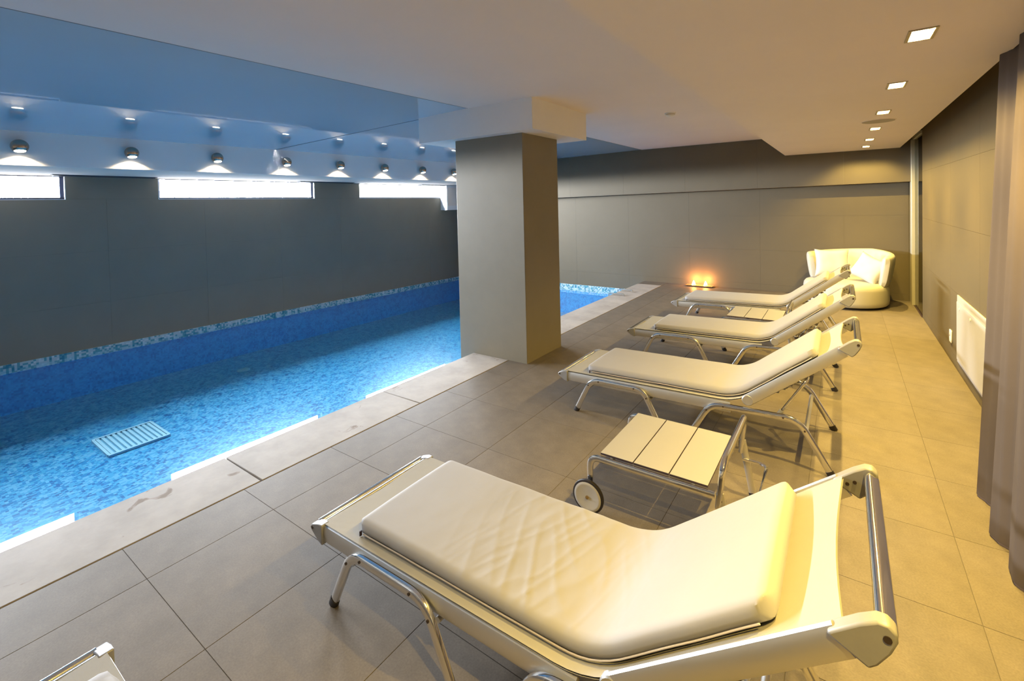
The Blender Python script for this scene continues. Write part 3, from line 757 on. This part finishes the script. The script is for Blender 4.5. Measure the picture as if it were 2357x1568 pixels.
def make_mattress(seed, s0=0.175, s1=1.80, wrinkle=1.0, y0=3.250, y1=3.810, nu=130, nv=30):
    ox, oy = -0.9, 3.52; T = 0.050
    def warp(t):          # more rows close to the rounded edges
        return t-0.055*math.sin(2*math.pi*t)/math.pi*1.6
    def top(u, v, side):
        # side=+1 top, -1 bottom
        u = warp(u); v = warp(v)
        s = s0+(s1-s0)*u; x, z, tx, tz = path_pt(s)
        eu = min(u, 1-u)*(s1-s0); y = y0+(y1-y0)*v; ev = min(v, 1-v)*(y1-y0)
        r = 0.034
        fu = math.sqrt(max(0, 1-max(0, (r-eu)/r)**2)); fv = math.sqrt(max(0, 1-max(0, (r-ev)/r)**2))
        # rounded plan corners
        rc = 0.06; dxc = max(0, rc-eu); dyc = max(0, rc-ev)
        h = T*0.5*(0.10+0.90*fu*fv)
        hh = h if side > 0 else -h
        base = 0.005+T*0.5
        if side > 0:
            p = Vector((s*1.0, y*1.0, seed))
            near = math.exp(-((s-1.06)/0.26)**2)
            # diagonal folds round the seat bend: ridged, stretched across the mattress
            lee = math.exp(-((s-0.98)/0.30)**2)
            wx = 0.05*noise.noise(Vector((s*3, y*3, seed+9)))
            rg = (1-abs(noise.noise(Vector(((s+wx)*11+y*5.5, y*2.2-s*0.6, seed*3.1))))*2.2)
            rg2 = (1-abs(noise.noise(Vector(((s-wx)*20-y*6, y*3.5, seed*1.7+5))))*2.2)
            fine = noise.noise(Vector((s*5, y*5, seed)))
            hh += wrinkle*(0.0052*lee*max(0, rg)**2 + 0.0026*lee*max(0, rg2)**2 + 0.0016*fine)*min(1, ev/0.05+0.15)
            hh += 0.006*math.sin(math.pi*v)**0.5 if v not in (0, 1) else 0
        else:
            hh -= 0
        y += 0.003*noise.noise(Vector((s*7, seed, 2*v)))*(1 if ev < 0.03 else 0)
        if dxc > 0 and dyc > 0:
            d = math.hypot(dxc, dyc)
            if d > rc:
                k = rc/d
                ddx = dxc*(1-k); ddy = dyc*(1-k)
                s_shift = ddx if u < 0.5 else -ddx
                x += tx*s_shift; z += tz*s_shift
                y += ddy if v < 0.5 else -ddy
        d = base+hh
        return (x-tz*d-ox, y-oy, z+tx*d)
    m = MB(); m.grid(lambda u, v: top(u, v, 1), nu, nv); k = len(m.v)
    m.grid(lambda u, v: top(u, v, -1), nu, nv)
    # stitch border
    def idx(i, j): return i*nv+j
    loop = [idx(i, 0) for i in range(nu)]+[idx(nu-1, j) for j in range(1, nv)]+[idx(i, nv-1) for i in range(nu-2, -1, -1)]+[idx(0, j) for j in range(nv-2, 0, -1)]
    n = len(loop)
    for a in range(n):
        i0, i1 = loop[a], loop[(a+1) % n]; m.f.append((i0, i1, i1+k, i0+k)); m.mi.append(0)
    o = m.build('mattress', M['mattress'], None, smooth=True); o.location = (ox, oy, 0)
    for p in o.data.polygons: p.use_smooth = True
    # seam along the long edges
    sm = MB()
    for v in (0.0, 1.0):
        pts = []
        for q_ in range(44):
            u = 0.03+0.94*q_/43; s = s0+(s1-s0)*u; x, z, tx, tz = path_pt(s)
            d = 0.016+0.003*noise.noise(Vector((s*6, seed+v, 0))); y = (y0 if v == 0 else y1)
            pts.append((x-tz*d-ox, y-oy, z+tx*d))
        sm.tube(pts, 0.0022, n=6)
    sm.build('seam', M['piping'], o, smooth=True)
    m = MB(); x, z, tx, tz = path_pt(s0+0.03); m.box(x-ox, x-ox+0.004, y0-0.006-oy, y0+0.004-oy, z+0.004, z+0.024)
    m.build('care_tag', M['laminate_edge'], o)
    return o
DYS = [(-2.112, 0.0), (0.0, 0.0), (1.450, -0.004), (3.035, -0.018), (-3.425, -0.035)]
LL = ['nearest aluminium sun lounger, filling the lower right with its head bar', 'aluminium sun lounger behind the nearest slatted side table',
      'aluminium sun lounger in front of the far slatted side table', 'farthest aluminium sun lounger, in front of the candles and armchair',
      'aluminium sun lounger cut off at the bottom left corner, only its foot end showing']
ML = ['large ivory mattress with creases on the nearest lounger', 'ivory mattress with orange-tinged creases on the lounger behind the near side table',
      'smooth ivory mattress on the lounger in front of the far side table', 'ivory mattress on the farthest lounger near the candles',
      'rumpled ivory mattress on the lounger at the bottom left corner']
lounger.location = Vector((-0.9, 3.52, 0)); base = Vector(lounger.location)
for i, (dy, dx) in enumerate(DYS):
    o = lounger if i == 0 else copy_tree(lounger)
    o.location = base+Vector((dx, dy, 0)); tag(o, LL[i], 'sun lounger', 'aluminium sun loungers in a row')
    s0, s1, wr_ = [(0.175, 1.80, 0.62), (0.155, 1.80, 0.4), (0.19, 1.80, 0.3), (0.09, 1.80, 0.3), (0.135, 1.78, 2.4)][i]
    mo = make_mattress(i*3.7+1.3, s0, s1, wr_, nu=(240 if i == 0 else 120), nv=(72 if i == 0 else 30)); mo.location = Vector((-0.9+dx, 3.52+dy, 0)); tag(mo, ML[i], 'mattress', 'ivory mattresses on the loungers')

# ------------------------------------------------------------------ wheeled side tables
def make_table():
    r = empty('side_table', (-0.76, 2.46, 0)); ox, oy = -0.76, 2.46
    def L(p): return (p[0]-ox, p[1]-oy, p[2])
    xa, xb, ya, yb, zt = -1.030, -0.508, 2.195, 2.735, 0.312
    wd = (xb-xa-0.012)/3
    for k in range(3):
        a = xa+k*(wd+0.006)
        MB().box(a-ox, a+wd-ox, ya-oy, yb-oy, zt-0.010, zt-0.0015).build('slat', M['laminate_edge'], r)
        s = r.children[-1]; MB().box(a-ox, a+wd-ox, ya-oy, yb-oy, zt-0.0015, zt).build('slat_surface', M['laminate'], s)
    for yy, s in ((ya-0.012, -1), (yb+0.012, 1)):
        pts = fillet([L(p) for p in [(-1.085, yy, 0.120), (-1.085, yy, 0.284), (-0.475, yy, 0.284)]], 0.055, 7)
        m = MB(); m.tube(pts, 0.010, 0.0165, side=(0,1,0), n=12); m.build('side_rail', M['alu_gloss'], r, smooth=True)
        m = MB(); m.tube([L((-1.085, yy, 0.075)), L((-1.085, yy, 0.14))], 0.014, 0.018, n=10); m.build('wheel_fork', M['rubber'], r, smooth=True)
        wy = yy+s*0.030
        wh = MB().lathe([(0.076, -0.010), (0.084, -0.008), (0.086, 0), (0.084, 0.008), (0.076, 0.010)], L((-1.085, wy, 0.087)), 'y', 36).build('wheel', M['rubber'], r, smooth=True)
        m = MB().lathe([(0.0005, 0.012*s), (0.060, 0.012*s), (0.064, 0.013*s), (0.070, 0.0115*s), (0.075, 0.010*s)], L((-1.085, wy, 0.087)), 'y', 36, cap=False); m.build('wheel_disc', M['wheel_disc'], wh, smooth=True)
        m = MB().lathe([(0.009, 0.010*s), (0.009, 0.016*s), (0.002, 0.018*s)], L((-1.085, wy, 0.087)), 'y', 14); m.build('axle_cap', M['brass'], wh, smooth=True)
        # rear leg
        m = MB(); m.tube([L((-0.455, yy, 0.300)), L((-0.405, yy, 0.010))], 0.008, 0.018, side=(0,1,0), n=10)
        lg = m.build('leg', M['alu'], r, smooth=True)
        m = MB(); m.tube([L((-0.4075, yy, 0.024)), L((-0.4035, yy, 0.0))], 0.010, 0.020, side=(0,1,0), n=10); m.build('foot_cap', M['rubber'], lg, smooth=True)
        for bz in (0.27, 0.21):
            m = MB(); m.lathe([(0.006, -0.002), (0.006, 0.002)], L((-0.450, yy+s*0.009, bz)), 'y', 10); m.build('bolt', M['bolt'], lg)
    pts = fillet([L(p) for p in [(-0.462, ya-0.012, 0.235), (-0.440, ya-0.012, 0.432), (-0.440, yb+0.012, 0.432), (-0.462, yb+0.012, 0.235)]], 0.06, 8)
    m = MB(); m.tube(pts, 0.013, 0.023, side=(1,0,0.1), n=12); m.build('push_handle', M['alu_gloss'], r, smooth=True)
    pts = fillet([L(p) for p in [(-0.45, ya-0.0, 0.20), (-0.335, ya+0.0, 0.20), (-0.335, yb-0.0, 0.20), (-0.45, yb-0.0, 0.20)]], 0.05, 7)
    m = MB(); m.tube(pts, 0.0085, n=10); m.build('towel_loop', M['alu_gloss'], r, smooth=True)
    for x in (-0.97, -0.57):
        m = MB(); m.tube([L((x, ya, 0.290)), L((x, yb, 0.290))], 0.011, n=8); m.build('cross_tube', M['alu'], r, smooth=True)
    return r
t1 = make_table(); tag(t1, 'wheeled side table with three cream slats between the two nearest loungers', 'side table', 'slatted side tables on wheels')
t2 = copy_tree(t1); t2.location = (-0.80, 5.865, 0); tag(t2, 'wheeled side table with cream slats half hidden between the two farthest loungers', 'side table', 'slatted side tables on wheels')

# ------------------------------------------------------------------ round armchair with cushions
ac = empty('armchair', (0.005, 8.58, 0)); tag(ac, 'round cream leather tub armchair by the far wall', 'armchair')
MB().lathe([(0.44, 0.0), (0.46, 0.004), (0.46, 0.03), (0.44, 0.034)], (0,0,0), n=48).build('plinth', M['rubber'], ac, smooth=True)
RB = 0.528
MB().lathe([(0.47, 0.028), (0.505, 0.034), (0.522, 0.055), (RB, 0.10), (RB, 0.26), (0.520, 0.305), (0.495, 0.338), (0.45, 0.356), (0.30, 0.366), (0.0005, 0.368)], (0,0,0), n=64).build('seat', M['leather'], ac, smooth=True)
A0, A1 = math.radians(-32), math.radians(152)
def back_fn(u, v):
    a = A0+(A1-A0)*u
    # cross section, closed loop: outer, top roll, inner
    e = min(u, 1-u)*(A1-A0)*0.5
    ht = 0.80-0.06*abs(u-0.45)*2
    rd = min(1.0, math.sqrt(max(0.0, 1-max(0, (0.05-e)/0.05)**2)))
    t = v*2*math.pi
    # superellipse section tilted outwards
    hw, hz = 0.062*(0.25+0.75*rd), (ht-0.30)/2*(0.90+0.10*rd)
    c, q_ = math.cos(t), math.sin(t)
    cx_ = math.copysign(abs(c)**0.7, c)*hw; cz_ = math.copysign(abs(q_)**0.55, q_)*hz
    zc_ = 0.30+(ht-0.30)/2
    r = RB-0.055+0.09*((zc_+cz_)-0.3)/0.5*0.9+cx_
    if a < math.radians(20): pass
    return (r*math.cos(a), r*math.sin(a), zc_+cz_)
m = MB(); nu_, nv_ = 56, 28; m.grid(back_fn, nu_, nv_, closed_v=True)
m.f.append(tuple(range(nv_-1, -1, -1))); m.mi.append(0); m.f.append(tuple((nu_-1)*nv_+k for k in range(nv_))); m.mi.append(0)
m.build('backrest', M['leather'], ac, smooth=True)
def pillow(name, w_, h_, t_, loc, rot, seed):
    m = MB(); N = 22
    def P(u, v, s):
        a, b = 2*u-1, 2*v-1
        pin = 0.10
        x = a*w_/2*(1-pin*(1-b*b)*abs(a)**3); z = b*h_/2*(1-pin*(1-a*a)*abs(b)**3)
        th = t_/2*((1-a**4)*(1-b**4))**0.55
        th += 0.006*noise.noise(Vector((a*2+seed, b*2, s)))*(1-a*a)*(1-b*b)
        return (x, s*th, z)
    m.grid(lambda u, v: P(u, v, 1), N, N); m.grid(lambda u, v: P(u, v, -1), N, N)
    o = m.build(name, M['cushion'], smooth=True)
    bm = bmesh.new(); bm.from_mesh(o.data); bmesh.ops.remove_doubles(bm, verts=bm.verts, dist=0.0005); bmesh.ops.recalc_face_normals(bm, faces=bm.faces); bm.to_mesh(o.data); bm.free()
    for p in o.data.polygons: p.use_smooth = True
    o.location = loc; o.rotation_euler = rot; return o
p1 = pillow('throw_pillow', 0.44, 0.42, 0.15, (-0.155, 8.60, 0.60), (math.radians(-16), 0, math.radians(6)), 1); tag(p1, 'square cream pillow standing upright in the armchair', 'pillow', 'cream pillows in the armchair')
p2 = pillow('throw_pillow', 0.40, 0.38, 0.14, (0.29, 8.45, 0.555), (math.radians(-22), math.radians(24), math.radians(-30)), 4); tag(p2, 'square cream pillow tilted against the right side of the armchair', 'pillow', 'cream pillows in the armchair')

# ------------------------------------------------------------------ candles on a tray by the far wall
tr = empty('candle_tray', (-2.20, 9.06, 0)); tag(tr, 'low metal tray on the floor by the far wall holding lit candles', 'tray')
m = MB(); m.add([(-0.20,-0.06,0.0),(0.20,-0.06,0.0),(0.20,0.06,0.0),(-0.20,0.06,0.0),(-0.23,-0.085,0.022),(0.24,-0.085,0.022),(0.24,0.085,0.022),(-0.23,0.085,0.022),
                 (-0.19,-0.05,0.006),(0.19,-0.05,0.006),(0.19,0.05,0.006),(-0.19,0.05,0.006)],
                [(0,3,2,1),(0,1,5,4),(1,2,6,5),(2,3,7,6),(3,0,4,7),(8,9,10,11),(4,5,9,8),(5,6,10,9),(6,7,11,10),(7,4,8,11)])
m.build('dish', M['tray'], tr)
for k, x in enumerate((-2.295, -2.085)):
    cd_ = empty('candle', (x, 9.06, 0.012)); tag(cd_, ['lit candle glowing at the left end of the tray', 'lit candle glowing at the right end of the tray'][k], 'candle', 'lit candles by the far wall')
    MB().lathe([(0.034, 0), (0.036, 0.004), (0.036, 0.026), (0.030, 0.028), (0.0005, 0.026)], (0,0,0), n=20).build('wax', M['wax'], cd_, smooth=True)
    MB().lathe([(0.004, 0.026), (0.020, 0.036), (0.024, 0.048), (0.014, 0.066), (0.0008, 0.092)], (0,0,0), n=14).build('flame', M['flame'], cd_, smooth=True)
    ld = bpy.data.lights.new('candle_light', 'POINT'); ld.energy = 7.5; ld.color = (1.0, 0.36, 0.08); ld.shadow_soft_size = 0.02
    lo = bpy.data.objects.new('candle_light', ld); COL.objects.link(lo); lo.location = (x, 9.08, 0.115)

# ------------------------------------------------------------------ pool ladder handles at the far end of the coping
hd = empty('grab_handle', (-3.2, 7.75, 0)); tag(hd, 'low chrome grab handles on the stone pool edge beyond the pillar', 'pool handle')
for y in (-0.20, 0.20):
    pts = fillet([(-0.13, y, -0.06), (-0.13, y, 0.030), (0.14, y, 0.030), (0.14, y, 0.0)], 0.03, 6)
    m = MB(); m.tube(pts, 0.011, n=10); m.build('rail', M['steel'], hd, smooth=True)

# ------------------------------------------------------------------ curtain
ctl = [(3.56, .655), (3.52, .625), (3.46, .590), (3.40, .565), (3.34, .590), (3.28, .620), (3.20, .650), (3.11, .600), (3.03, .548), (2.98, .560), (2.93, .600), (2.88, .630), (2.83, .600), (2.78, .560),
       (2.70, .555), (2.62, .60), (2.54, .64), (2.46, .60), (2.38, .55), (2.30, .57), (2.20, .64), (2.10, .60), (2.0, .55), (1.9, .58), (1.8, .64), (1.7, .59), (1.6, .55), (1.5, .60), (1.4, .64)]
ctl = ctl[::-1]
def curt_x(y):
    for (ya, xa_), (yb_, xb_) in zip(ctl[:-1], ctl[1:]):
        if ya <= y <= yb_:
            t = (y-ya)/(yb_-ya); t = t*t*(3-2*t); return xa_+(xb_-xa_)*t
    return ctl[0][1] if y < ctl[0][0] else ctl[-1][1]
cu = empty('curtain', (0.6, 2.5, 0)); tag(cu, 'heavy taupe curtain hanging in folds at the right edge', 'curtain')
def curt(u, v, off=0.0):
    y = 1.4+(3.56-1.4)*u; z = 0.012+(2.50-0.012)*v
    amp = 0.65+0.35*(1-v)
    x = 0.602+(curt_x(y)-0.602)*amp+0.082*v+0.006*noise.noise(Vector((y*9, z*1.2, 3)))
    yy = y+0.012*noise.noise(Vector((y*2, z*0.8, 9)))*(1-v)
    return (x+off-0.6, yy-2.5, z)
m = MB(); m.grid(lambda u, v: curt(u, v), 230, 26); m.build('cloth', M['curtain'], cu, smooth=True)
for p in cu.children[0].data.polygons: p.use_smooth = True
m = MB(); m.grid(lambda u, v: (curt(u, v*0.008, 0.004)[0], curt(u, v*0.008, 0.004)[1], 0.002+v*0.03), 230, 3); m.build('hem', M['hem'], cu, smooth=True)
m = MB(); m.box(0.665, 0.70, 1.3, 3.6, 2.50, 2.52); tr_ = m.build('curtain_track', M['white_metal']); tag(tr_, 'slim white curtain track in the ceiling recess above the curtain', 'curtain track')
